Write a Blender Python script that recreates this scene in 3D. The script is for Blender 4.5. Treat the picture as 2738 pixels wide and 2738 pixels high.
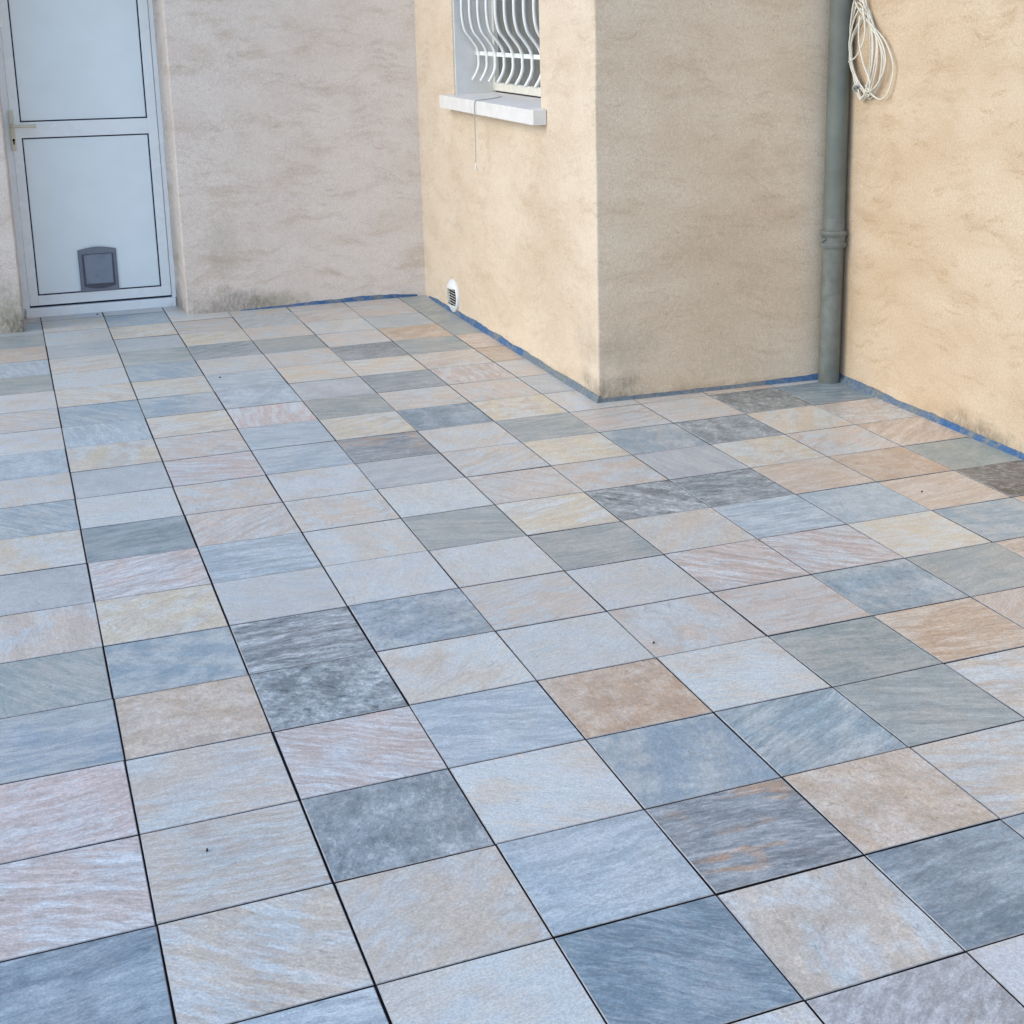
import bpy, bmesh, math, random
from mathutils import Vector, Matrix, noise as mnoise
random.seed(11)
for o in list(bpy.data.objects): bpy.data.objects.remove(o)
S = bpy.context.scene
COL = S.collection
# ------------------------------------------------------------------ camera
cd = bpy.data.cameras.new('camera'); cam = bpy.data.objects.new('camera', cd); COL.objects.link(cam)
R = ((0.9218,-0.3875,-0.0094),(-0.1001,-0.2145,-0.9716),(0.3745,0.8966,-0.2365))
rx, dn, fw = (Vector(r) for r in R)
fw.normalize(); rx = (rx - fw*rx.dot(fw)).normalized(); up = rx.cross(fw)
M = Matrix((( rx.x, up.x,-fw.x,-0.1274),( rx.y, up.y,-fw.y,-4.8028),( rx.z, up.z,-fw.z,1.6281),(0,0,0,1)))
cam.matrix_world = M
cd.sensor_width = 36; cd.sensor_fit = 'HORIZONTAL'; cd.lens = 3856.5/2738*36
cd.shift_x = (1369-1622.8)/2738; cd.shift_y = (975.5-1369)/2738
cd.clip_start = 0.05; cd.clip_end = 2000
S.camera = cam
# ------------------------------------------------------------------ sky and soft sun
SUN_DIR = Vector((-0.84,-0.06,0.54)).normalized()
el = math.asin(SUN_DIR.z)
w = bpy.data.worlds.new('World'); S.world = w; w.use_nodes = True
nt = w.node_tree; nt.nodes.clear()
sky = nt.nodes.new('ShaderNodeTexSky'); sky.sky_type = 'NISHITA'; sky.sun_disc = False
sky.sun_elevation = el; sky.sun_rotation = math.atan2(SUN_DIR.x, SUN_DIR.y)
sky.air_density = 1.0; sky.dust_density = 0.6; sky.ozone_density = 1.1
bg = nt.nodes.new('ShaderNodeBackground'); bg.inputs[1].default_value = 0.15
wo = nt.nodes.new('ShaderNodeOutputWorld')
nt.links.new(sky.outputs[0], bg.inputs[0]); nt.links.new(bg.outputs[0], wo.inputs[0])
sl = bpy.data.lights.new('sun','SUN'); sun = bpy.data.objects.new('sun', sl); COL.objects.link(sun)
sl.energy = 0.50; sl.angle = math.radians(40); sl.color = (1.0,0.84,0.54)
sun.rotation_euler = (-SUN_DIR).to_track_quat('-Z','Y').to_euler(); sun.location = (-6,-3,6)
S.view_settings.view_transform = 'Standard'; S.view_settings.look = 'None'
S.view_settings.exposure = 1.17; S.view_settings.gamma = 1.0; S.view_settings.use_curve_mapping = False
S.render.engine = 'CYCLES'; S.cycles.max_bounces = 6; S.cycles.diffuse_bounces = 4; S.cycles.glossy_bounces = 2
# ------------------------------------------------------------------ node helpers
class NG:
    def __init__(s, name):
        s.m = bpy.data.materials.new(name); s.m.use_nodes = True; s.t = s.m.node_tree
        s.b = s.t.nodes['Principled BSDF']
    def n(s, typ, **kw):
        x = s.t.nodes.new(typ)
        for k, v in kw.items(): setattr(x, k, v)
        return x
    def set(s, sock, v):
        if isinstance(v, bpy.types.NodeSocket): s.t.links.new(v, sock)
        elif v is not None:
            try: sock.default_value = v
            except Exception: sock.default_value = (*v, 1.0)
    def math(s, op, a, b=None, c=None, clamp=False):
        x = s.n('ShaderNodeMath', operation=op, use_clamp=clamp)
        for i, v in enumerate((a, b, c)): 
            if v is not None: s.set(x.inputs[i], v)
        return x.outputs[0]
    def vmath(s, op, a, b=None):
        x = s.n('ShaderNodeVectorMath', operation=op)
        s.set(x.inputs[0], a)
        if b is not None:
            s.set(x.inputs['Scale' if op == 'SCALE' else 1], b)
        return x.outputs[0]
    def noise(s, vec, scale, detail=4, rough=.55, dist=0.0):
        x = s.n('ShaderNodeTexNoise'); s.set(x.inputs['Vector'], vec); s.set(x.inputs['Scale'], scale)
        s.set(x.inputs['Detail'], detail); s.set(x.inputs['Roughness'], rough); s.set(x.inputs['Distortion'], dist)
        return x.outputs['Fac']
    def ss(s, v, a, b, lo=0.0, hi=1.0):
        x = s.n('ShaderNodeMapRange', interpolation_type='SMOOTHSTEP')
        for k, q in zip(('Value','From Min','From Max','To Min','To Max'), (v, a, b, lo, hi)): s.set(x.inputs[k], q)
        return x.outputs[0]
    def mix(s, f, a, b, typ='MIX'):
        x = s.n('ShaderNodeMix', data_type='RGBA', blend_type=typ)
        s.set(x.inputs[0], f); s.set(x.inputs[6], a); s.set(x.inputs[7], b)
        return x.outputs[2]
    def attr(s, name, out='Fac'):
        return s.n('ShaderNodeAttribute', attribute_type='OBJECT', attribute_name=name).outputs[out]
    def coord(s, out='Object'): return s.n('ShaderNodeTexCoord').outputs[out]
    def sep(s, v):
        x = s.n('ShaderNodeSeparateXYZ'); s.set(x.inputs[0], v); return x.outputs
    def comb(s, x, y, z):
        c = s.n('ShaderNodeCombineXYZ')
        for i, v in enumerate((x, y, z)): s.set(c.inputs[i], v)
        return c.outputs[0]
    def bump(s, h, strength, dist):
        x = s.n('ShaderNodeBump'); s.set(x.inputs['Height'], h); s.set(x.inputs['Strength'], strength); s.set(x.inputs['Distance'], dist)
        s.t.links.new(x.outputs[0], s.b.inputs['Normal'])
    def out(s, col=None, rough=None, spec=None, metal=None):
        if col is not None: s.set(s.b.inputs['Base Color'], col)
        if rough is not None: s.set(s.b.inputs['Roughness'], rough)
        if spec is not None: s.set(s.b.inputs['Specular IOR Level'], spec)
        if metal is not None: s.set(s.b.inputs['Metallic'], metal)
        return s.m
def simple(name, col, rough=.5, spec=.5, var=.06, scale=30, metal=0.0, bump=0.0, bscale=200):
    g = NG(name); c = g.coord('Object')
    f = g.noise(c, scale, 5)
    k = g.ss(f, .3, .7, 1-var, 1+var)
    colr = g.vmath('SCALE', tuple(col), None); nd = colr.node; g.set(nd.inputs['Scale'], k)
    r = g.ss(f, .3, .7, rough-.06, rough+.06)
    if bump: g.bump(g.noise(c, bscale, 3), bump, .002)
    return g.out(colr, r, spec, metal)
# ------------------------------------------------------------------ materials
def mat_tile():
    g = NG('split_stone_tile'); c = g.coord('Object')
    rot = g.n('ShaderNodeVectorRotate', rotation_type='Z_AXIS')
    g.set(rot.inputs['Vector'], c); g.set(rot.inputs['Angle'], g.attr('grain'))
    seed = g.attr('seed')
    off = g.comb(g.math('MULTIPLY', seed, 7.31), g.math('MULTIPLY', seed, 3.77), seed)
    v = g.vmath('ADD', rot.outputs[0], off)
    wn = g.n('ShaderNodeTexNoise'); g.set(wn.inputs['Vector'], v); g.set(wn.inputs['Scale'], 5.0); g.set(wn.inputs['Detail'], 3.0)
    wv = g.vmath('SUBTRACT', wn.outputs['Color'], (.5,.5,.5)); wsc = g.vmath('SCALE', wv, None); g.set(wsc.node.inputs['Scale'], .055)
    v2 = g.vmath('ADD', v, wsc)
    an = g.attr('aniso')
    v2 = g.vmath('MULTIPLY', v2, g.comb(g.math('DIVIDE', 1.0, g.math('SQRT', an)), an, 1.0))
    s = g.noise(g.vmath('MULTIPLY', v2, (5.0,34.0,1.0)), g.attr('fineness'), 4, .66)
    m = g.noise(v2, 6.5, 4, .6)
    f = g.noise(g.vmath('MULTIPLY', v2, (48.0,150.0,1.0)), 1.0, 3, .8)
    f2 = g.noise(v, 210.0, 1, .6)
    st = g.attr('streak')
    base = g.n('ShaderNodeObjectInfo').outputs['Color']
    acc = g.attr('accent', 'Color')
    a = g.math('MULTIPLY', g.ss(g.math('ADD', g.math('MULTIPLY', m, .55), g.math('MULTIPLY', s, .45)), .43, .58), g.attr('mottle'))
    col = g.mix(a, base, acc)
    # rusty bands following the grain
    r1 = g.noise(g.vmath('MULTIPLY', v2, (2.2,9.0,1.0)), 1.0, 3, .62)
    rb = g.ss(g.math('ABSOLUTE', g.math('SUBTRACT', r1, .53)), .0, .048, 1, 0)
    rb = g.math('MULTIPLY', rb, g.ss(m, .42, .6)); rb = g.math('MULTIPLY', rb, g.ss(f, .2, .6, .35, 1.0)); rb = g.math('MULTIPLY', rb, g.attr('rust'))
    col = g.mix(rb, col, (.44,.285,.18,1))
    # thin dark hairline veins
    hv = g.ss(g.math('ABSOLUTE', g.math('SUBTRACT', r1, .46)), .0, .006, .32, 0)
    hv = g.math('MULTIPLY', hv, g.ss(s, .44, .60))
    col = g.mix(hv, col, (.12,.11,.11,1))
    # light flecks, strong on the rough dark stones, faint on the rest
    fn = g.noise(g.vmath('MULTIPLY', v2, (24.0,80.0,1.0)), g.attr('fineness'), 4, .80)
    fl = g.math('MULTIPLY', g.ss(fn, .50, .60), g.math('ADD', g.attr('fleck'), .13))
    col = g.mix(fl, col, (.62,.63,.62,1))
    dk = g.math('MULTIPLY', g.ss(fn, .43, .33), g.math('MULTIPLY', st, 1.1))
    # tonal streaks and grain
    k = g.math('ADD', 1.0, g.math('MULTIPLY', g.math('SUBTRACT', g.ss(s, .36, .64), .5), g.math('MULTIPLY', st, .85)))
    k = g.math('MULTIPLY', k, g.math('SUBTRACT', 1.0, dk))
    k = g.math('MULTIPLY', k, g.math('ADD', 1.0, g.math('MULTIPLY', g.math('SUBTRACT', g.ss(f, .25, .75), .5), g.math('ADD', .13, g.math('MULTIPLY', st, .8)))))
    k = g.math('MULTIPLY', k, g.ss(f2, .25, .75, .86, 1.12))
    sp = g.ss(f2, .80, .86, 1.0, .6)
    k = g.math('MULTIPLY', k, sp)
    gp = g.n('ShaderNodeNewGeometry').outputs['Position']
    du = g.ss(g.noise(gp, 2.3, 4, .65), .42, .68, 0, .22)
    col = g.mix(du, col, (.56,.55,.53,1))
    cc = g.vmath('SCALE', col, None); g.set(cc.node.inputs['Scale'], k)
    h = g.noise(g.vmath('MULTIPLY', v, (11.0,62.0,1.0)), 1.0, 3, .7)
    g.bump(h, g.math('ADD', .08, g.math('MULTIPLY', st, .95)), .003)
    rough = g.ss(f, .2, .8, .30, .48)
    return g.out(cc, rough, .5)
def mat_wall(name, base, base2, smudge, stains, smud_amt=.5, speck=.5, ochre=(.45,.32,.20,1)):
    """rough-cast render; stains = list of (u, z, ru, rz, strength, colour) soft blots, u = x + y along the wall"""
    g = NG(name); c = g.coord('Object'); X, Y, Z = g.sep(c)
    u = g.math('ADD', X, Y); p = g.comb(u, 0.0, Z)
    lo = g.noise(p, 1.6, 3, .6)
    mid = g.noise(g.comb(g.math('MULTIPLY', u, 3.0), 0.3, g.math('MULTIPLY', Z, 6.0)), 1.0, 5, .6)
    col = g.mix(g.ss(g.math('ADD', g.math('MULTIPLY', lo, .5), g.math('MULTIPLY', mid, .5)), .36, .62), base, base2)
    # short trowel smudges, brushed roughly level
    wz = g.math('ADD', Z, g.math('MULTIPLY', g.math('SUBTRACT', g.noise(p, 2.2, 2), .5), .26))
    q = g.comb(g.math('MULTIPLY', u, 8.0), 1.7, g.math('MULTIPLY', wz, 34.0))
    sm = g.ss(g.noise(q, 1.0, 3, .62), .50, .66)
    sm = g.math('MULTIPLY', sm, g.ss(g.noise(p, 4.5, 2), .42, .56))
    sm = g.math('MULTIPLY', sm, g.ss(g.noise(p, 110.0, 2, .6), .40, .56))
    col = g.mix(g.math('MULTIPLY', sm, smud_amt*.68), col, smudge)
    och = g.ss(g.noise(g.comb(g.math('MULTIPLY', u, 2.6), 4.1, g.math('MULTIPLY', wz, 8.0)), 1.0, 4, .68), .48, .72, 0, smud_amt*.75)
    col = g.mix(och, col, ochre)
    grain = g.noise(c, 190.0, 1, .65)
    gr2 = g.noise(c, 70.0, 2, .7)
    k = g.math('MULTIPLY', g.ss(grain, .25, .75, .88, 1.10), g.ss(gr2, .25, .75, .95, 1.05))
    for (su, sz, ru, rz, amt, scol) in stains:
        du = g.math('DIVIDE', g.math('SUBTRACT', u, su), ru); dz = g.math('DIVIDE', g.math('SUBTRACT', Z, sz), rz)
        d = g.math('SQRT', g.math('ADD', g.math('MULTIPLY', du, du), g.math('MULTIPLY', dz, dz)))
        wob = g.math('ADD', d, g.math('MULTIPLY', g.math('SUBTRACT', g.noise(p, 9.0, 5, .65), .5), 1.5))
        f = g.ss(wob, .25, 1.05, amt, 0)
        f = g.math('MULTIPLY', f, g.ss(g.noise(g.comb(g.math('MULTIPLY', u, 60.0), .2, g.math('MULTIPLY', Z, 30.0)), 1.0, 4, .7), .3, .62, .45, 1.0))
        col = g.mix(f, col, scol)
    # splashed mud specks
    vo = g.n('ShaderNodeTexVoronoi'); g.set(vo.inputs['Vector'], p); g.set(vo.inputs['Scale'], 22.0)
    spk = g.math('MULTIPLY', g.ss(vo.outputs['Distance'], .05, .10, 1, 0), g.ss(g.noise(p, 6.0, 1), .55, .62))
    spk = g.math('MULTIPLY', spk, speck)
    col = g.mix(spk, col, (.06,.04,.03,1))
    cc = g.vmath('SCALE', col, None); g.set(cc.node.inputs['Scale'], k)
    g.bump(gr2, .32, .004)
    return g.out(cc, .92, .15)
WALL_A = (.56,.45,.345,1); WALL_B = (.63,.52,.41,1)
M_TILE = mat_tile()
M_EDGE = simple('tile_edge_highlight', (.36,.36,.355), .6, .4, .2, 90)  # pale chamfer colour painted in for the light caught along tile edges
GR = (.10,.095,.075,1); GN = (.20,.19,.11,1); BR = (.33,.22,.12,1)
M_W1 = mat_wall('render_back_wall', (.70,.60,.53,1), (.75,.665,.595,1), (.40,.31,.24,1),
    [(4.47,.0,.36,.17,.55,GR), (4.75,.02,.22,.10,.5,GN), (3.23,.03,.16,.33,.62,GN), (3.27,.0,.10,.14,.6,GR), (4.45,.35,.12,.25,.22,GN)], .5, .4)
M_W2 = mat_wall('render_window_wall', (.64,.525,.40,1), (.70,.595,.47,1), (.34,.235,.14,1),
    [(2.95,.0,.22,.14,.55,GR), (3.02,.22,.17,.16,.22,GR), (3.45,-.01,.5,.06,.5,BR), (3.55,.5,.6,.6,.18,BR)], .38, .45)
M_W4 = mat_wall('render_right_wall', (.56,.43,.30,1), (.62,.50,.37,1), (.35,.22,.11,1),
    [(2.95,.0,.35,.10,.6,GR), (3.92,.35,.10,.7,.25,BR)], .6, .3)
M_PVC = simple('white_upvc', (.87,.885,.89), .28, .5, .015, 6)
M_PVC2 = simple('white_door_panel', (.83,.885,.90), .34, .5, .02, 5)
M_GASK = simple('dark_gasket', (.012,.016,.035), .6, .3)
M_IVORY = simple('ivory_handle', (.68,.64,.50), .35, .5, .04)
M_FLAP = simple('grey_cat_flap_frame', (.20,.215,.26), .5, .4, .05)
M_FLAP2 = simple('tinted_flap_plastic', (.22,.25,.31), .3, .5, .06, 14)
M_DARK = simple('black_hole', (.006,.006,.008), .9, .0)
M_WHITE = simple('white_masonry_paint', (.72,.705,.68), .75, .25, .05, 14, bump=.3, bscale=150)
M_BAR = simple('white_grille_paint', (.80,.81,.79), .38, .5, .03)
M_FRAME = simple('cream_window_frame', (.74,.72,.64), .42, .45, .04)
M_PIPE = simple('grey_drainpipe', (.145,.165,.15), .5, .35, .14, 7, bump=.12, bscale=60)
M_PIPE2 = simple('grey_cast_drainpipe', (.165,.18,.165), .55, .4, .16, 18, bump=.3, bscale=70)
M_CABLE = simple('cream_cable_sheath', (.70,.68,.60), .45, .4, .06, 40)
M_PLUG = simple('pale_plug_plastic', (.58,.62,.68), .4, .5, .03)
M_PLUGF = simple('grey_socket_face', (.30,.29,.26), .5, .4, .1, 60)
M_CORD = simple('grey_cord', (.42,.42,.38), .8, .2)
M_VENT = simple('white_vent_plastic', (.74,.75,.75), .42, .5, .03)
M_SLAT = simple('yellowed_vent_slat', (.70,.69,.60), .5, .4, .05)
M_LEAF = simple('dry_leaf', (.07,.045,.03), .8, .2, .3, 90)
def mat_glass():
    g = NG('grey_window_glass'); c = g.coord('Object'); X, Y, Z = g.sep(c)
    n1 = g.noise(g.comb(0.0, g.math('MULTIPLY', Y, 9.0), g.math('MULTIPLY', Z, .8)), 1.0, 3)
    col = g.mix(g.ss(n1, .35, .65), (.10,.108,.108,1), (.155,.155,.14,1))
    return g.out(col, .22, .5)
M_GLASS = mat_glass()
def mat_band():
    g = NG('blue_membrane'); c = g.coord('Object')
    n = g.noise(c, 11.0, 5, .65); n2 = g.noise(c, 60.0, 4, .7)
    f = g.math('ADD', g.ss(g.math('ADD', g.math('MULTIPLY', n, .7), g.math('MULTIPLY', n2, .3)), .47, .60), g.attr('dust'), clamp=True)
    f = g.math('MULTIPLY', f, .88)
    col = g.mix(f, (.05,.13,.28,1), (.19,.21,.205,1))
    col = g.mix(g.ss(n2, .66, .72), col, (.05,.05,.045,1))
    k = g.ss(n2, .3, .7, .75, 1.2); cc = g.vmath('SCALE', col, None); g.set(cc.node.inputs['Scale'], k)
    g.bump(n2, .6, .004)
    return g.out(cc, .6, .35)
M_BAND = mat_band()
def mat_bed():
    g = NG('joint_mortar'); c = g.coord('Object'); n = g.noise(c, 120.0, 4)
    return g.out(g.mix(n, (.018,.017,.022,1), (.045,.042,.045,1)), .95, .1)
M_BED = mat_bed()
def mat_ground():
    g = NG('gravel_ground'); c = g.coord('Object'); n = g.noise(c, 22.0, 6, .7); l = g.noise(c, .6, 3)
    col = g.mix(n, (.36,.33,.27,1), (.52,.47,.39,1)); col = g.mix(g.ss(l, .45, .6, 0, .3), col, (.28,.26,.20,1))
    g.bump(n, .6, .02)
    return g.out(col, .95, .1)
M_GROUND = mat_ground()
# ------------------------------------------------------------------ mesh helpers
def link(name, me, m, parent=None):
    o = bpy.data.objects.new(name, me); COL.objects.link(o)
    if m is not None and not me.materials: me.materials.append(m)
    if parent: o.parent = parent
    return o
def obj(name, bm, m, parent=None, smooth=None):
    bmesh.ops.recalc_face_normals(bm, faces=bm.faces)
    me = bpy.data.meshes.new(name); bm.to_mesh(me); bm.free()
    if smooth is not None:
        for p in me.polygons: p.use_smooth = True
        try: me.set_sharp_from_angle(angle=math.radians(smooth))
        except Exception: pass
    return link(name, me, m, parent)
def empty(name, label, cat, loc=(0,0,0), group=None):
    o = bpy.data.objects.new(name, None); COL.objects.link(o); o.location = loc; o.empty_display_size = .1
    o['label'] = label; o['category'] = cat
    if group: o['group'] = group
    return o
def box(bm, a, b, bev=0.0, seg=2):
    x0,y0,z0 = a; x1,y1,z1 = b
    vs = [bm.verts.new(p) for p in ((x0,y0,z0),(x1,y0,z0),(x1,y1,z0),(x0,y1,z0),(x0,y0,z1),(x1,y0,z1),(x1,y1,z1),(x0,y1,z1))]
    fs = [bm.faces.new([vs[i] for i in q]) for q in ((3,2,1,0),(4,5,6,7),(0,1,5,4),(1,2,6,5),(2,3,7,6),(3,0,4,7))]
    if bev:
        es = list({e for f in fs for e in f.edges})
        bmesh.ops.bevel(bm, geom=es, offset=bev, segments=seg, affect='EDGES', profile=.5)
    return bm
def prism(bm, pts, mapf, d0, d1, bev=0.0):
    """extrude a 2D outline between two depths; mapf(u, v, d) -> xyz"""
    a = [bm.verts.new(mapf(u, v, d0)) for u, v in pts]; b = [bm.verts.new(mapf(u, v, d1)) for u, v in pts]
    n = len(pts); fs = [bm.faces.new(a), bm.faces.new(list(reversed(b)))]
    for i in range(n): fs.append(bm.faces.new((a[i], b[i], b[(i+1)%n], a[(i+1)%n])))
    if bev:
        bmesh.ops.bevel(bm, geom=list(fs[0].edges)+list(fs[1].edges), offset=bev, segments=2, affect='EDGES')
def tube(bm, pts, r, sides=8, closed=False, caps=True):
    pts = [Vector(p) for p in pts]; n = len(pts); rings = []
    prev = None
    for i in range(n):
        t = (pts[(i+1)%n]-pts[i-1]) if closed or 0 < i < n-1 else (pts[1]-pts[0] if i == 0 else pts[-1]-pts[-2])
        t.normalize()
        if prev is None:
            a = Vector((1,0,0)) if abs(t.x) < .8 else Vector((0,1,0)); nrm = (a - t*a.dot(t)).normalized()
        else: nrm = (prev - t*prev.dot(t)).normalized()
        prev = nrm; bi = t.cross(nrm)
        rr = r[i] if isinstance(r, (list, tuple)) else r
        rings.append([bm.verts.new(pts[i] + (nrm*math.cos(2*math.pi*k/sides) + bi*math.sin(2*math.pi*k/sides))*rr) for k in range(sides)])
    for i in range(n if closed else n-1):
        A, B = rings[i], rings[(i+1)%n]
        for k in range(sides): bm.faces.new((A[k], A[(k+1)%sides], B[(k+1)%sides], B[k]))
    if caps and not closed:
        bm.faces.new(rings[0]); bm.faces.new(list(reversed(rings[-1])))
def lathe(bm, prof, origin, axis='Z', sides=32):
    """prof: list of (radius, height)"""
    ox, oy, oz = origin; rings = []
    for r, h in prof:
        ring = []
        for k in range(sides):
            a = 2*math.pi*k/sides; c, s = math.cos(a)*r, math.sin(a)*r
            ring.append(bm.verts.new((ox+c, oy+s, oz+h) if axis == 'Z' else (ox+h, oy+c, oz+s)))
        rings.append(ring)
    for A, B in zip(rings, rings[1:]):
        for k in range(sides): bm.faces.new((A[k], A[(k+1)%sides], B[(k+1)%sides], B[k]))
    return rings
def smoothpath(pts, n=6):
    P = [Vector(p) for p in pts]; out = []
    for i in range(len(P)-1):
        p0 = P[max(i-1,0)]; p1 = P[i]; p2 = P[i+1]; p3 = P[min(i+2,len(P)-1)]
        for k in range(n):
            t = k/n
            out.append(.5*((2*p1)+(p2-p0)*t+(2*p0-5*p1+4*p2-p3)*t*t+(3*p1-p0-3*p2+p3)*t**3))
    out.append(P[-1]); return out
def wallmesh(cols, zs, holes):
    """cols: list of (front xy, back xy); a grid of cells with openings, then softened arrises"""
    fine = []; rng_ = {}
    for j, (z0, z1) in enumerate(zip(zs, zs[1:])):
        n = max(1, round((z1-z0)/.05)); rng_[j] = range(len(fine), len(fine)+n); fine += [z0+(z1-z0)*k/n for k in range(n)]
    holes = {(i, jj) for (i, j) in holes for jj in rng_[j]}; zs = fine+[zs[-1]]
    bm = bmesh.new(); nC, nZ = len(cols), len(zs)
    F = [[bm.verts.new((*c[0], z)) for z in zs] for c in cols]; B = [[bm.verts.new((*c[1], z)) for z in zs] for c in cols]
    solid = lambda i, j: 0 <= i < nC-1 and 0 <= j < nZ-1 and (i, j) not in holes
    for i in range(nC-1):
        for j in range(nZ-1):
            if not solid(i, j): continue
            bm.faces.new((F[i][j], F[i+1][j], F[i+1][j+1], F[i][j+1])); bm.faces.new((B[i][j], B[i][j+1], B[i+1][j+1], B[i+1][j]))
            if not solid(i-1, j): bm.faces.new((F[i][j], F[i][j+1], B[i][j+1], B[i][j]))
            if not solid(i+1, j): bm.faces.new((F[i+1][j], B[i+1][j], B[i+1][j+1], F[i+1][j+1]))
            if not solid(i, j-1): bm.faces.new((F[i][j], B[i][j], B[i+1][j], F[i+1][j]))
            if not solid(i, j+1): bm.faces.new((F[i][j+1], F[i+1][j+1], B[i+1][j+1], B[i][j+1]))
    bmesh.ops.remove_doubles(bm, verts=bm.verts, dist=1e-6)
    bmesh.ops.recalc_face_normals(bm, faces=bm.faces)
    es = [e for e in bm.edges if len(e.link_faces) == 2 and e.calc_face_angle() > .5]
    bmesh.ops.bevel(bm, geom=es, offset=.007, segments=2, affect='EDGES', profile=.5)
    for v in bm.verts:
        if v.co.z > -.05:
            q = v.co*9; v.co.x += .0022*mnoise.noise(q)+.0012*mnoise.noise(v.co*31); v.co.y += .0022*mnoise.noise(q+Vector((7,3,1)))+.0012*mnoise.noise(v.co*31+Vector((2,9,4)))
    return bm
# ------------------------------------------------------------------ ground and patio
bm = bmesh.new()
bmesh.ops.create_grid(bm, x_segments=4, y_segments=4, size=400)
g0 = obj('ground', bm, M_GROUND); g0.location = (0,0,-.12); g0['kind'] = 'structure'
T = .33
bm = bmesh.new(); box(bm, (-1.32,-3.96,-.11), (3.55,4.0,-.0075))
patio = obj('patio', bm, M_BED); patio['kind'] = 'structure'
def tile_mesh(a):
    bm = bmesh.new(); h = T/2; c = .0016
    b = h-.0025; a = h-a
    L = [(a,b,-.0075),(a,b,-c),(a-c,b-c,0.0)]
    rings = [[bm.verts.new((sx*x, sy*y, z)) for sx, sy in ((-1,-1),(1,-1),(1,1),(-1,1))] for x, y, z in L]
    for A, B in zip(rings, rings[1:]):
        for k in range(4): bm.faces.new((A[k], A[(k+1)%4], B[(k+1)%4], B[k]))
    bm.faces.new(rings[-1]); bm.faces.new(list(reversed(rings[0])))
    bmesh.ops.recalc_face_normals(bm, faces=bm.faces)
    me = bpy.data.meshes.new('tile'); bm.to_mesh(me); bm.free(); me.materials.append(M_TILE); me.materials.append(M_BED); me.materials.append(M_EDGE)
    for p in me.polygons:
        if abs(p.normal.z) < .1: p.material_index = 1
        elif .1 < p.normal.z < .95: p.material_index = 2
    return me
TILE_L, TILE_R = tile_mesh(.0022), tile_mesh(.0017)
#        base colour, accent colour, mottle, streak, rust, fleck
KIND = {'w': ((.635,.63,.62),(.63,.555,.48),.8,.12,.22,.0), 'b': ((.625,.525,.45),(.565,.565,.555),.9,.17,.42,.0),
        'y': ((.66,.555,.44),(.63,.61,.575),.9,.15,.45,.0), 'p': ((.60,.49,.44),(.60,.585,.58),.95,.28,.28,.10),
        'o': ((.56,.40,.29),(.61,.515,.43),.7,.22,.30,.10), 'g': ((.47,.47,.465),(.55,.54,.525),.7,.12,.06,.0),
        'n': ((.33,.355,.345),(.43,.415,.375),.8,.20,.08,.05), 'u': ((.33,.385,.42),(.46,.465,.455),.9,.24,.05,.08),
        'd': ((.185,.195,.20),(.28,.29,.29),.8,.30,.08,.28), 'k': ((.095,.088,.08),(.16,.15,.14),.7,.25,.05,.22)}
# one string per column, row -12 (by the door) to row 9 (nearest)
COLS = {-1: 'bgnrvnwbwvwuygbnuppU..', 0: 'wyigbwyuvygiGpyurbbbv.', 1: 'wuygnuyuybpbbviDDpebw.', 2: 'wwbyeivvpvvwbwiuwvwvUw',
        3: '.bgbnbygnyxgwnwbiouXbm', 4: '.bbibdyebUwbbynibwurUw', 5: '.bbgonbpbynybDbpbnnbu.', 6: '.nnnnrobgwbugevpuob...',
        7: '.........bbeyrvynr....', 8: '.........rdyborur.....', 9: '..........Ubrnkr......'}
ALIAS = {'i': 'g', 'v': 'u', 'm': 'p', 'r': 'o', 'G': 'n', 'U': 'u', 'D': 'd', 'x': 'd', 'X': 'd', 'e': 'd'}
#  v/i = paler, G/U/D = deeper, x/X = dark with rust, m = mottled pink grey, r = dusty orange
def tile_look(ch):
    b, a, mo, st, ru, fl = KIND[ALIAS.get(ch, ch)]
    b = list(b); a = list(a)
    if ch == 'i': b = [.59,.59,.58]; a = [.60,.535,.47]
    if ch == 'v': b = [.42,.465,.495]; a = [.51,.53,.54]
    if ch == 'm': b = [.42,.385,.38]; a = [.52,.50,.50]; ru = .25; fl = .3
    if ch == 'r': b = [.60,.465,.37]; a = [.64,.55,.48]
    if ch == 'G': b = [.22,.27,.28]; a = [.36,.385,.39]
    if ch == 'U': b = [.20,.25,.29]; a = [.33,.38,.41]
    if ch == 'D': b = [.25,.27,.275]; a = [.34,.355,.36]; fl = .42; st = .5
    if ch == 'e': b = [.25,.275,.29]; a = [.35,.365,.37]; fl = .25; st = .4
    if ch in 'xX': ru = .9; b = [.24,.25,.265]; a = [.34,.35,.36]
    def sat(q, k=1.22):
        l = .3*q[0]+.59*q[1]+.11*q[2]; return [max(.01, l+(x-l)*k)*.97 for x in q]
    return sat(b), sat(a), mo, st, ru, fl
rng = random.Random(5); TINT = (.965,1.03,1.045)
keys = 'wbygnupbwg'
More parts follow.
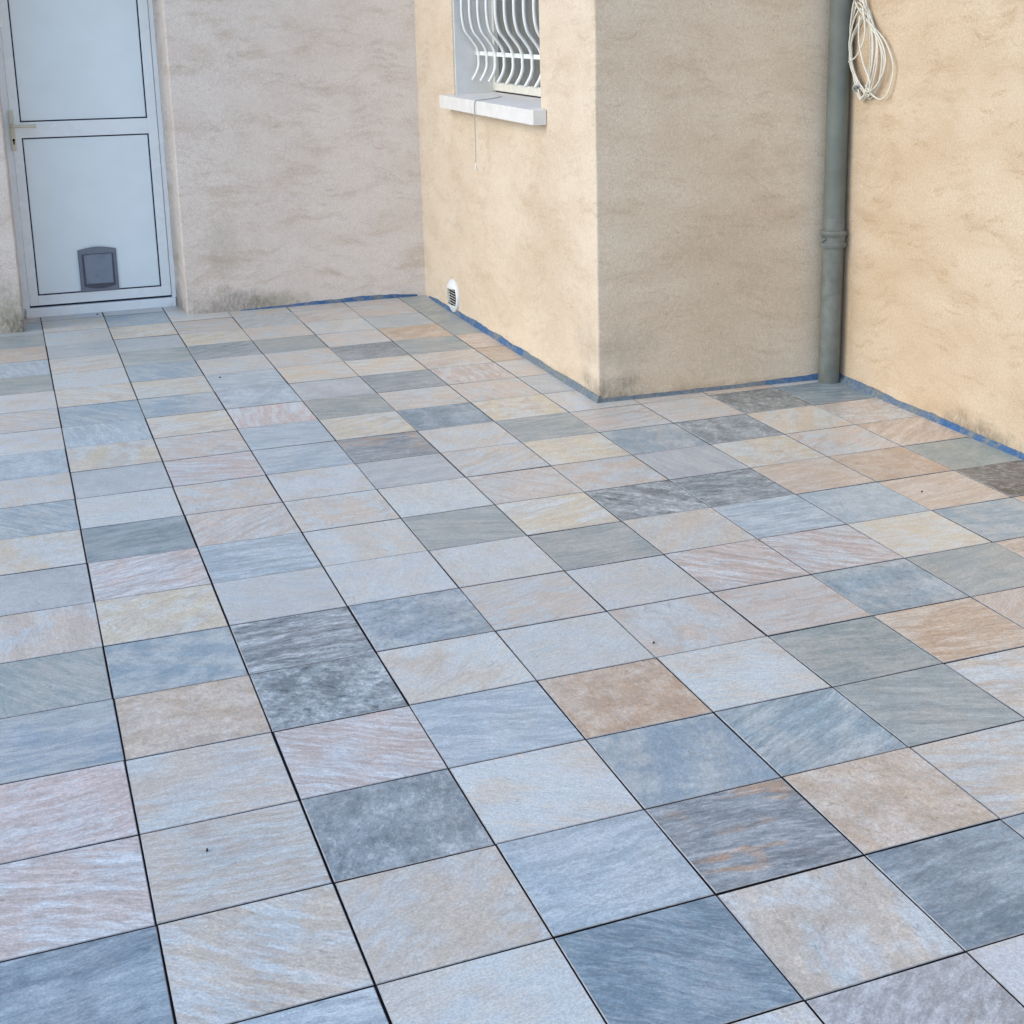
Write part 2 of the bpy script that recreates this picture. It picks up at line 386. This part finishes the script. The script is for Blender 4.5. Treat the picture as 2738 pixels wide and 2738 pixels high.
for c in range(-4, 10):
    for r in range(-12, 12):
        xc, yc = (c+.5)*T, -(r+.5)*T
        if c <= 6 and yc-T/2 > (3.76 if -1 <= c <= 2 else 3.46): continue
        if c >= 7 and yc-T/2 > .74: continue
        if c == 6 and r < -11: continue
        if r == -12 and c not in (-1,0,1,2): continue
        s = COLS.get(c, ''); i = r+12
        ch = s[i] if i < len(s) and s[i] != '.' else rng.choice(keys)
        b, a, mo, st, ru, fl = tile_look(ch)
        j = lambda q, d: q*(1+rng.uniform(-d, d))
        kk = rng.uniform(.95, 1.05)
        o = link('tile', TILE_L if c < 2 else TILE_R, None, patio)
        o.location = (xc+rng.uniform(-.0009,.0009), yc+rng.uniform(-.0009,.0009), rng.uniform(-.0012,.0))
        o.rotation_euler = (rng.uniform(-.003,.003), rng.uniform(-.003,.003), rng.uniform(-.0025,.0025))
        o.color = (*[q*kk*rng.uniform(.985,1.015)*t for q, t in zip(b, TINT)], 1)
        o['accent'] = [q*kk*t for q, t in zip(a, TINT)]
        o['seed'] = float(rng.uniform(0, 40)); o['mottle'] = float(min(1, j(mo,.25))); o['streak'] = float(j(st,.35))
        o['rust'] = float(min(1, j(ru,.5))); o['fleck'] = float(j(fl,.3))
        o['fineness'] = float(rng.uniform(.8,1.7))
        o['aniso'] = float(rng.choice((1.0,1.0,rng.uniform(.6,.9),rng.uniform(.25,.4))))
        o['grain'] = float(rng.choice((rng.gauss(0,.35), rng.gauss(0,.35), rng.gauss(.6,.5), rng.uniform(-1.57,1.57))))
        if ch in 'xX': o['grain'] = .06; o['aniso'] = 1.0; o['fineness'] = 1.0
# ------------------------------------------------------------------ house: walls
house = empty('house', 'beige rendered house with white back door, barred window and stepped corner', 'house')
ZS = (-.08, 2.12, 2.75)
bm = wallmesh([((-4.0,3.41),(-4.0,3.88)), ((-.092,3.385),(-.080,3.88)), ((.768,3.465),(.742,3.88)), ((2.3,3.462),(2.3,3.88))], ZS, {(1,0)})
obj('wall', bm, M_W1, house)
WY0, WY1, WZ0, WZ1 = 2.745, 1.405, 1.205, 2.35
bm = wallmesh([((2.152,3.95),(2.50,3.95)), ((2.152,WY0),(2.50,WY0)), ((2.152,WY1),(2.50,WY1)), ((2.152,.752),(2.50,1.10)), ((3.45,.706),(3.45,1.05))],
              (-.08, WZ0, WZ1, 2.755), {(1,1)})
obj('wall', bm, M_W2, house)
bm = wallmesh([((3.300,.90),(3.65,.90)), ((3.298,-8.0),(3.65,-8.0))], (-.08, 2.76), set())
obj('wall', bm, M_W4, house)
# blue waterproofing bands left showing at the foot of the walls
def band(p0, p1, nrm, prof, dust, n=60, sd=0):
    """prof: list of (t, height, width) along the wall"""
    bm = bmesh.new(); P0, P1, N = Vector((*p0,0)), Vector((*p1,0)), Vector((*nrm,0))
    rows = []
    for i in range(n+1):
        t = i/n
        for (a, b) in zip(prof, prof[1:]):
            if a[0] <= t <= b[0]:
                k = (t-a[0])/(b[0]-a[0]+1e-9); h = a[1]+(b[1]-a[1])*k; wd = a[2]+(b[2]-a[2])*k
        q = P0+(P1-P0)*t; uu = q.x-q.y
        h *= .72+.2*mnoise.noise(Vector((uu*5, .3, 0)))+.12*mnoise.noise(Vector((uu*23, .7, 3)))
        wd *= 1+.15*mnoise.noise(Vector((uu*9, 5, 0)))
        sec = [(-.01,-.006),(wd,-.006),(wd,.0012),(wd*.55,.004+h*.25),(.004,h*.8),(.0025,h),(-.01,h)]
        rows.append([bm.verts.new(q+N*d+Vector((0,0,z))) for d, z in sec])
    for A, B in zip(rows, rows[1:]):
        for k in range(len(A)-1): bm.faces.new((A[k],A[k+1],B[k+1],B[k]))
    bm.faces.new(rows[0]); bm.faces.new(list(reversed(rows[-1])))
    o = obj('waterproof_band', bm, M_BAND, house, 50); o['dust'] = float(dust); return o
band((1.06,3.464),(2.10,3.463),(0,-1),[(0,.002,.003),(.25,.016,.008),(.55,.032,.012),(.85,.032,.010),(1,.012,.004)],0.0,50,1)
band((2.152,3.38),(2.152,1.70),(-1,0),[(0,.012,.005),(.1,.026,.010),(.5,.040,.012),(1,.042,.013)],0.0,70,4)
band((2.152,1.70),(2.152,.744),(-1,0),[(0,.042,.013),(1,.036,.012)],.8,40,8)
band((2.145,.7515),(2.95,.7235),(0,-1),[(0,.020,.010),(.3,.022,.010),(1,.022,.012)],.8,50,12)
band((2.95,.7235),(3.298,.7115),(0,-1),[(0,.022,.012),(1,.040,.018)],0.15,20,15)
band((3.2995,.705),(3.2985,-.05),(-1,0),[(0,.040,.024),(.5,.036,.020),(1,.030,.020)],.55,40,19)
band((3.2985,-.05),(3.298,-.95),(-1,0),[(0,.032,.020),(.5,.022,.020),(1,.018,.016)],0.0,45,23)
# ------------------------------------------------------------------ house: door
bm = bmesh.new()
LY, LX0, LX1, LZ0, LZ1 = 3.788, -.046, .720, .062, 2.05
for a, b in (((LX0,LZ0),(.0,LZ1)), ((.668,LZ0),(LX1,LZ1)), ((.0,LZ0),(.668,.118)), ((.0,.996),(.668,1.082)), ((.0,1.98),(.668,LZ1))):
    box(bm, (a[0],LY,a[1]), (b[0],LY+.05,b[1]), .0 if False else .0015, 1)
door = obj('door', bm, M_PVC, house, 40); door['label'] = 'white back door with two panels and a grey cat flap'
def gasket(x0, x1, z0, z1, t=.0065):
    bm = bmesh.new(); y0, y1 = LY+.0015, LY+.03
    box(bm, (x0,y0,z0), (x0+t,y1,z1)); box(bm, (x1-t,y0,z0), (x1,y1,z1)); box(bm, (x0+t,y0,z0), (x1-t,y1,z0+t)); box(bm, (x0+t,y0,z1-t), (x1-t,y1,z1))
    obj('gasket', bm, M_GASK, door)
    bm = bmesh.new(); box(bm, (x0+t,LY+.004,z0+t), (x1-t,y1,z1-t), .0015, 1); obj('door_panel', bm, M_PVC2, door)
gasket(.0,.668,1.082,1.98); gasket(.0,.668,.118,.996)
bm = bmesh.new()
box(bm, (-.090,LY+.006,.0), (LX0-.003,LY+.075,2.10), .002, 1); box(bm, (LX1+.003,LY+.006,.0), (.757,LY+.075,2.10), .002, 1)
box(bm, (LX0-.003,LY+.006,2.053), (LX1+.003,LY+.075,2.10)); 
obj('door_frame', bm, M_PVC, door)
bm = bmesh.new(); box(bm, (LX0-.0025,LY+.010,LZ0-.011), (LX1+.0025,LY+.045,LZ0-.0005)); obj('weather_seal', bm, M_GASK, door)
bm = bmesh.new(); box(bm, (-.072,LY-.018,-.004), (.742,LY+.05,LZ0-.0115), .004, 2); obj('threshold', bm, M_PVC, door)
bm = bmesh.new(); box(bm, (-.055,LY-.009,.928), (-.029,LY-.0005,1.148), .002, 2); obj('handle_plate', bm, M_IVORY, door, 40)
bm = bmesh.new()
tube(bm, smoothpath([(-.042,LY-.008,1.064),(-.042,LY-.04,1.064),(-.034,LY-.047,1.064),(.0,LY-.048,1.064),(.078,LY-.047,1.062)],5), .0095, 10)
obj('door_lever', bm, M_IVORY, door, 60)
bm = bmesh.new(); prism(bm, [(-.041+.007*math.cos(a*math.pi/6), .988+.007*math.sin(a*math.pi/6)) for a in range(12)], lambda u,v,d:(u,d,v), LY-.0105, LY-.006)
box(bm, (-.0445,LY-.0102,.964), (-.0375,LY-.006,.986)); obj('keyhole', bm, M_DARK, door)
for x, z in ((.628,1.022),(.034,1.016)):
    bm = bmesh.new(); box(bm, (x-.014,LY-.006,z-.005), (x+.014,LY+.001,z+.006), .002, 2); obj('drain_cap', bm, M_PVC, door)
bm = bmesh.new(); box(bm, (.690,LY-.026,.008), (.718,LY-.0185,.022), .002, 2); obj('drain_cap', bm, M_PVC, door)
# cat flap set in the lower panel
cx0, cx1, cz0, cz1 = .230, .436, .121, .358
def arc_top(x0, x1, z0, z1, rise, n=14, bot=0.0):
    pts = [(x0,z0)] + ([(x0+(x1-x0)*k/n, z0-bot*math.sin(math.pi*k/n)) for k in range(1,n)] if bot else []) + [(x1,z0),(x1,z1)]
    return pts + [(x1+(x0-x1)*k/n, z1+rise*math.sin(math.pi*k/n)) for k in range(1,n)] + [(x0,z1)]
bm = bmesh.new(); my = lambda u,v,d:(u,d,v)
oi = arc_top(cx0,cx1,cz0,cz1,.016); 
inn = arc_top(cx0+.019,cx1-.017,cz0+.030,cz1-.022,.0, bot=.016)
A = [bm.verts.new((u,LY-.012,v)) for u,v in oi]; B = [bm.verts.new((u,LY+.006,v)) for u,v in oi]
bm.faces.new(A); bm.faces.new(list(reversed(B)))
for i in range(len(A)): bm.faces.new((A[i],B[i],B[(i+1)%len(A)],A[(i+1)%len(A)]))
bmesh.ops.bevel(bm, geom=list(bm.faces[0].edges) if False else [e for e in bm.edges if all(abs(v.co.y-(LY-.012))<1e-6 for v in e.verts)], offset=.005, segments=2, affect='EDGES')
obj('cat_flap_frame', bm, M_FLAP, door, 40)
bm = bmesh.new(); prism(bm, inn, my, LY-.0145, LY-.010); obj('cat_flap_recess', bm, simple('dark_flap_recess',(.085,.085,.115),.5,.4), door)
bm = bmesh.new(); prism(bm, [(.262,.166),(.408,.166),(.410,.333),(.260,.333)], my, LY-.0205, LY-.0135, .002); obj('cat_flap', bm, M_FLAP2, door)
# ------------------------------------------------------------------ house: window, sill, grille
FX = 2.372
bm = bmesh.new()
box(bm, (FX,WY0-.038,1.232), (FX+.05,WY0-.012,2.33), .003, 1); box(bm, (FX,WY1+.012,1.232), (FX+.05,WY1+.05,2.33), .003, 1)
box(bm, (FX,WY1+.05,1.232), (FX+.05,WY0-.038,1.276), .003, 1); box(bm, (FX,WY1+.05,2.28), (FX+.05,WY0-.038,2.33), .003, 1)
window = obj('window', bm, M_FRAME, house, 40)
bm = bmesh.new(); box(bm, (FX+.024,WY1+.045,1.27), (FX+.034,WY0-.033,2.285)); obj('pane', bm, M_GLASS, window)
bm = bmesh.new(); box(bm, (FX+.015,WY1+.05,1.213), (FX+.06,WY0-.012,1.232)); obj('frame_gap_shade', bm, M_GASK, window)  # strip in gasket black stands in for the shadow beneath the frame
for y0, y1 in ((WY0-.0115,WY0+.0), (WY1-.0,WY1+.0115)):
    bm = bmesh.new(); box(bm, (2.1640,y0,1.212), (2.47,y1,2.35)); obj('reveal', bm, M_WHITE, window)
bm = bmesh.new(); box(bm, (2.1640,WY1+.0115,2.338), (2.47,WY0-.0115,2.352)); obj('reveal', bm, M_WHITE, window)
def sill(y0, y1, e0, e1):
    bm = bmesh.new()
    pts = [(2.088,y0),(2.1495,y0)] + ([(2.1495,y0+e0)] if e0 else []) + [(2.46,y0+e0),(2.46,y1-e1)] + ([(2.1495,y1-e1)] if e1 else []) + [(2.1495,y1),(2.088,y1)]
    pts = [p for i, p in enumerate(pts) if i == 0 or p != pts[i-1]]
    def mp(u, v, d): return (u, v, d + (u-2.088)*.035*(1 if d > 1.18 else 0))
    prism(bm, pts, mp, 1.146, 1.213, .0025); obj('sill', bm, M_WHITE, window, 40)
sill(1.325, 2.2385, .092, 0); sill(2.2415, 2.800, 0, .068)
# grille: horizontal rail with bellied bars curling out at the foot
bm = bmesh.new(); RX = 2.282
box(bm, (RX-.004,WY1+.012,1.420), (RX+.004,WY0-.012,1.442), .001, 1)
grille = obj('window_grille', bm, M_BAR, house, 40); grille['label'] = 'white bellied iron bars across the small window'
bm = bmesh.new(); box(bm, (RX-.004,WY1+.012,2.12), (RX+.004,WY0-.012,2.142), .001, 1); obj('rail', bm, M_BAR, grille)
prof = [(2.236,1.293),(2.262,1.335),(2.2735,1.372),(2.274,1.405),(2.2735,1.431),(2.262,1.468),(2.235,1.508),(2.207,1.545),(2.193,1.590),(2.188,1.64),(2.188,1.70),(2.188,1.85),(2.190,1.94),(2.207,2.0),(2.24,2.05),(2.268,2.09),(2.2735,2.13),(2.2735,2.18),(2.25,2.24),(2.236,2.27)]
path = smoothpath([(x,0,z) for x,z in prof], 4)
bm = bmesh.new(); tube(bm, path, .0088, 10)
b0 = obj('bar', bm, M_BAR, grille, 60); b0.location.y = 2.668
for k in range(1, 10):
    o = b0.copy(); COL.objects.link(o); o.parent = grille; o.location.y = 2.668-.1385*k
# ------------------------------------------------------------------ pull cord over the sill
cord = empty('pull_cord', 'thin grey pull cord hanging over the white window sill', 'cord', (2.08,2.16,.87))
def cpart(name, bm, m, sm=None):
    o = obj(name, bm, m, cord, sm); o.matrix_parent_inverse = Matrix.Translation((-2.08,-2.16,-.87)); return o
bm = bmesh.new()
tube(bm, smoothpath([(2.27,2.30,1.2225),(2.18,2.20,1.2195),(2.11,2.165,1.2175),(2.086,2.16,1.214),(2.079,2.16,1.19),(2.080,2.165,1.10),(2.082,2.168,1.0),(2.081,2.166,.95),(2.079,2.162,.905)],6), .0019, 6)
tube(bm, smoothpath([(2.14,2.15,1.219),(2.10,2.145,1.217),(2.085,2.148,1.213),(2.0785,2.15,1.18),(2.080,2.156,1.08),(2.081,2.163,.96),(2.0805,2.166,.935)],6), .0017, 6)
cpart('string', bm, M_CORD)
bm = bmesh.new(); lathe(bm, [(.0005,.036),(.003,.034),(.004,.02),(.0065,.004),(.006,.0),(.0005,-.001)], (2.079,2.162,.872), 'Z', 12); cpart('cord_weight', bm, M_WHITE, 50)
# ------------------------------------------------------------------ round wall vent
VC = Vector((2.152,2.865,.101))
vent = empty('wall_vent', 'round white louvred vent low on the wall below the window', 'vent', VC)
def vpart(name, bm, m, sm=None): return obj(name, bm, m, vent, sm)
bm = bmesh.new(); RV = .095
lathe(bm, [(RV,.002),(RV,-.008),(RV-.004,-.014),(RV-.012,-.017),(RV-.014,-.012),(RV-.014,.001)], (0,0,0), 'X', 40); vpart('rim', bm, M_VENT, 40)
for sgn in (1,-1):       # domed hoods above and below the louvres
    bm = bmesh.new(); rows = []; z0, n = .046, 8
    for i in range(n+1):
        z = z0+(RV-.010-z0)*i/n; hw = math.sqrt(max((RV-.010)**2-z*z, 1e-8)); row = []
        for k in range(17):
            y = hw*math.cos(math.pi*k/16); d = -.010-.030*math.sqrt(max(0, 1-(y*y+z*z)/(RV-.0095)**2))
            if sgn < 0: d = -.010-.024*math.sqrt(max(0, 1-(y*y+z*z)/(RV-.0095)**2))
            row.append(bm.verts.new((d, y, sgn*z)))
        rows.append(row)
    for A, B in zip(rows, rows[1:]):
        for k in range(16): bm.faces.new((A[k],A[k+1],B[k+1],B[k]))
    vpart('hood', bm, M_VENT, 60)
    for f in (): pass
bm = bmesh.new(); prism(bm, [((RV-.014)*math.cos(a*math.pi/16), (RV-.014)*math.sin(a*math.pi/16)) for a in range(32)], lambda u,v,d:(d,u,v), -.001, -.004); vpart('backing', bm, M_DARK)
for k in range(6):
    z = -.0375+.0150*k; hw = math.sqrt((RV-.013)**2-z*z)
    bm = bmesh.new(); prism(bm, [(-.0235,z-.0012),(-.0185,z-.0012),(-.0185,z+.0012),(-.0235,z+.0012)], lambda u,v,d:(u,d,v), -hw, hw); vpart('louvre', bm, M_SLAT)
# ------------------------------------------------------------------ drainpipe in the corner
PX, PY, PR = 3.238, .652, .0475
dp = empty('drainpipe', 'grey drainpipe standing in the corner between the walls', 'pipe', (PX,PY,0))
lean = .022/1.68
def ppart(name, prof, m, sides=36):
    bm = bmesh.new(); lathe(bm, prof, (0,0,0), 'Z', sides)
    for v in bm.verts: v.co.x += v.co.z*lean*.55
    return obj(name, bm, m, dp, 35)
ppart('pipe', [(PR,.655),(PR,1.6),(PR,2.7),(PR-.003,2.7)], M_PIPE)
ppart('boot', [(PR-.003,-.006),(PR-.0005,.0),(PR-.0005,.3),(PR,.605),(PR+.002,.622)], M_PIPE2)
ppart('coupling', [(PR-.001,.615),(PR+.009,.617),(PR+.0125,.626),(PR+.011,.635),(PR+.005,.641),(PR+.005,.663),(PR+.011,.669),(PR+.0135,.679),(PR+.009,.689),(PR+.0005,.692)], M_PIPE2)
ppart('sleeve', [(PR,.690),(PR+.0018,.692),(PR+.0018,.742),(PR,.745)], M_PIPE2)
for sx in (-1,1):
    bm = bmesh.new(); box(bm, (sx*(PR+.011)-.009,-.012,.640), (sx*(PR+.011)+.009,.012,.664), .005, 2); lathe(bm, [(.0001,.0),(.006,.0),(.006,.008),(.0001,.009)], (sx*(PR+.013),-.0205,.652), 'Z', 6)
    o = obj('clamp_lug', bm, M_PIPE2, dp, 40); o.location.x = .0065
bm = bmesh.new(); lathe(bm, [(PR+.002,1.99),(PR+.004,1.99),(PR+.004,2.02),(PR+.002,2.02)], (.015,0,0), 'Z', 36); obj('bracket', bm, M_PIPE2, dp, 40)
# ------------------------------------------------------------------ coiled cable hanging on the right wall
CO = Vector((3.296,.53,1.25))
coil = empty('coiled_cable', 'coil of cream electric cable hanging beside the drainpipe', 'cable', CO)
rc = random.Random(3)
bm = bmesh.new()
#      top z, bottom z, left y (towards pipe), right y, sway
loops = [(1.76,1.262,.585,.455,.0),(1.72,1.266,.588,.440,.01),(1.695,1.272,.580,.425,.02),(1.668,1.262,.59,.405,.0),(1.645,1.278,.575,.385,.02),
         (1.615,1.270,.585,.370,.015),(1.592,1.286,.585,.350,.02),(1.60,1.30,.575,.335,.02)]
pts = []
for li, (zt, zb, yl, yr, sw) in enumerate(loops):
    n = 26; cz = (zt+zb)/2; hz = (zt-zb)/2
    for k in range(n):
        t = 2*math.pi*k/n; f = k/n
        # pear: narrow above where it is tied, full below
        z = cz + hz*math.cos(t); q = (1-math.cos(t))/2; 
        wdt = .42+.58*math.sin(math.pi*min(1,(.18+q*.82)))**.8 if q < .98 else .6
        side = math.sin(t)
        half = (yl-yr)/2; cy = (yl+yr)/2 + .035*(1-q) - sw*q
        y = cy - side*half*(.50+.62*math.sin(math.pi*(.12+.80*q)))
        dx = -.016 - .010*((li*7)%5)/2.2 - .006*math.sin(t*2+li) 
        pts.append((dx, y-CO.y+rc.uniform(-.002,.002), z-CO.z+rc.uniform(-.002,.002)))
tube(bm, smoothpath(pts, 3), .0036, 7)
# one slack loop thrown wide
wide = [(-.03,.04,.50),(-.032,.035,.42),(-.03,-.03,.36),(-.026,-.12,.305),(-.02,-.19,.25),(-.016,-.238,.17),(-.015,-.232,.10),(-.018,-.205,.045),(-.022,-.165,.022),(-.03,-.12,.036),(-.036,-.07,.075)]
tube(bm, smoothpath(wide, 6), .0036, 7)
cross = [(-.05,.045,.17),(-.052,-.01,.19),(-.055,-.06,.235),(-.05,-.075,.30),(-.05,-.05,.40)]
tube(bm, smoothpath(cross, 6), .0036, 7)
cross = [(-.056,-.04,.36),(-.06,-.045,.26),(-.058,-.08,.17),(-.054,-.125,.10),(-.05,-.12,.05)]
tube(bm, smoothpath(cross, 6), .0036, 7)
obj('cable', bm, M_CABLE, coil, 80)
bm = bmesh.new(); tube(bm, [(-.03,0,.50),(-.05,0,.495),(-.052,0,.53),(0.012,0,.545)], .004, 8); obj('hook', bm, M_PIPE2, coil, 60)
bm = bmesh.new(); lathe(bm, [(.0001,.052),(.006,.052),(.008,.03),(.013,.022),(.0185,.012),(.0195,.0),(.017,.0)], (0,0,0), 'Z', 20)
pl = obj('plug', bm, M_PLUG, coil, 40); pl.location = (-.040,-.010,.060); pl.rotation_euler = Vector((-.55,-.60,-.58)).to_track_quat('-Z','Y').to_euler()
bm = bmesh.new(); lathe(bm, [(.0172,.001),(.016,-.002),(.0001,-.002)], (0,0,0), 'Z', 20); pf = obj('plug_face', bm, M_PLUGF, pl, 40)
bm = bmesh.new()
for a in (0,2.1,4.2): lathe(bm, [(.0026,-.0018),(.0026,-.0032),(.0001,-.0032)], (.008*math.cos(a),.008*math.sin(a),0), 'Z', 10)
obj('plug_hole', bm, M_DARK, pl, 40)
# ------------------------------------------------------------------ dry leaf crumbs blown on the tiles
bm = bmesh.new(); rl = random.Random(21)
spots = [(2.50,-1.93,.030,.4),(2.52,-1.95,.014,1.2),(1.35,-1.57,.008,.2),(2.15,-2.86,.016,.9),(.12,-2.1,.010,1.0),(3.0,-2.36,.010,.8),(2.72,-.82,.009,.1),(.30,3.70,.014,.2),(.72,1.9,.010,.2)]
spots = [(x,y,q*.42,a) for x,y,q,a in spots]
for _ in range(0): spots.append((rl.uniform(-.4,3.1), rl.uniform(-3.2,.6), rl.uniform(.0015,.003), rl.uniform(0,3.1)))
for x, y, sz, a in spots:
    ca, sa = math.cos(a), math.sin(a); wv = sz*rl.uniform(.25,.5)
    P = [(-sz,0,.001),(-sz*.3,wv,.0035),(sz*.5,wv*.8,.004),(sz,0,.0015),(sz*.4,-wv,.003),(-sz*.4,-wv*.9,.002)]
    t_ = [bm.verts.new((x+u*ca-v*sa, y+u*sa+v*ca, z+.0012)) for u,v,z in P]; b_ = [bm.verts.new((x+u*ca-v*sa, y+u*sa+v*ca, z*.4-.0012)) for u,v,z in P]
    bm.faces.new(t_); bm.faces.new(list(reversed(b_)))
    for k in range(6): bm.faces.new((t_[k],b_[k],b_[(k+1)%6],t_[(k+1)%6]))
lf = obj('leaf_crumbs', bm, M_LEAF); lf['kind'] = 'stuff'; lf['label'] = 'tiny dry leaf crumbs scattered over the patio tiles'; lf['category'] = 'leaf litter'
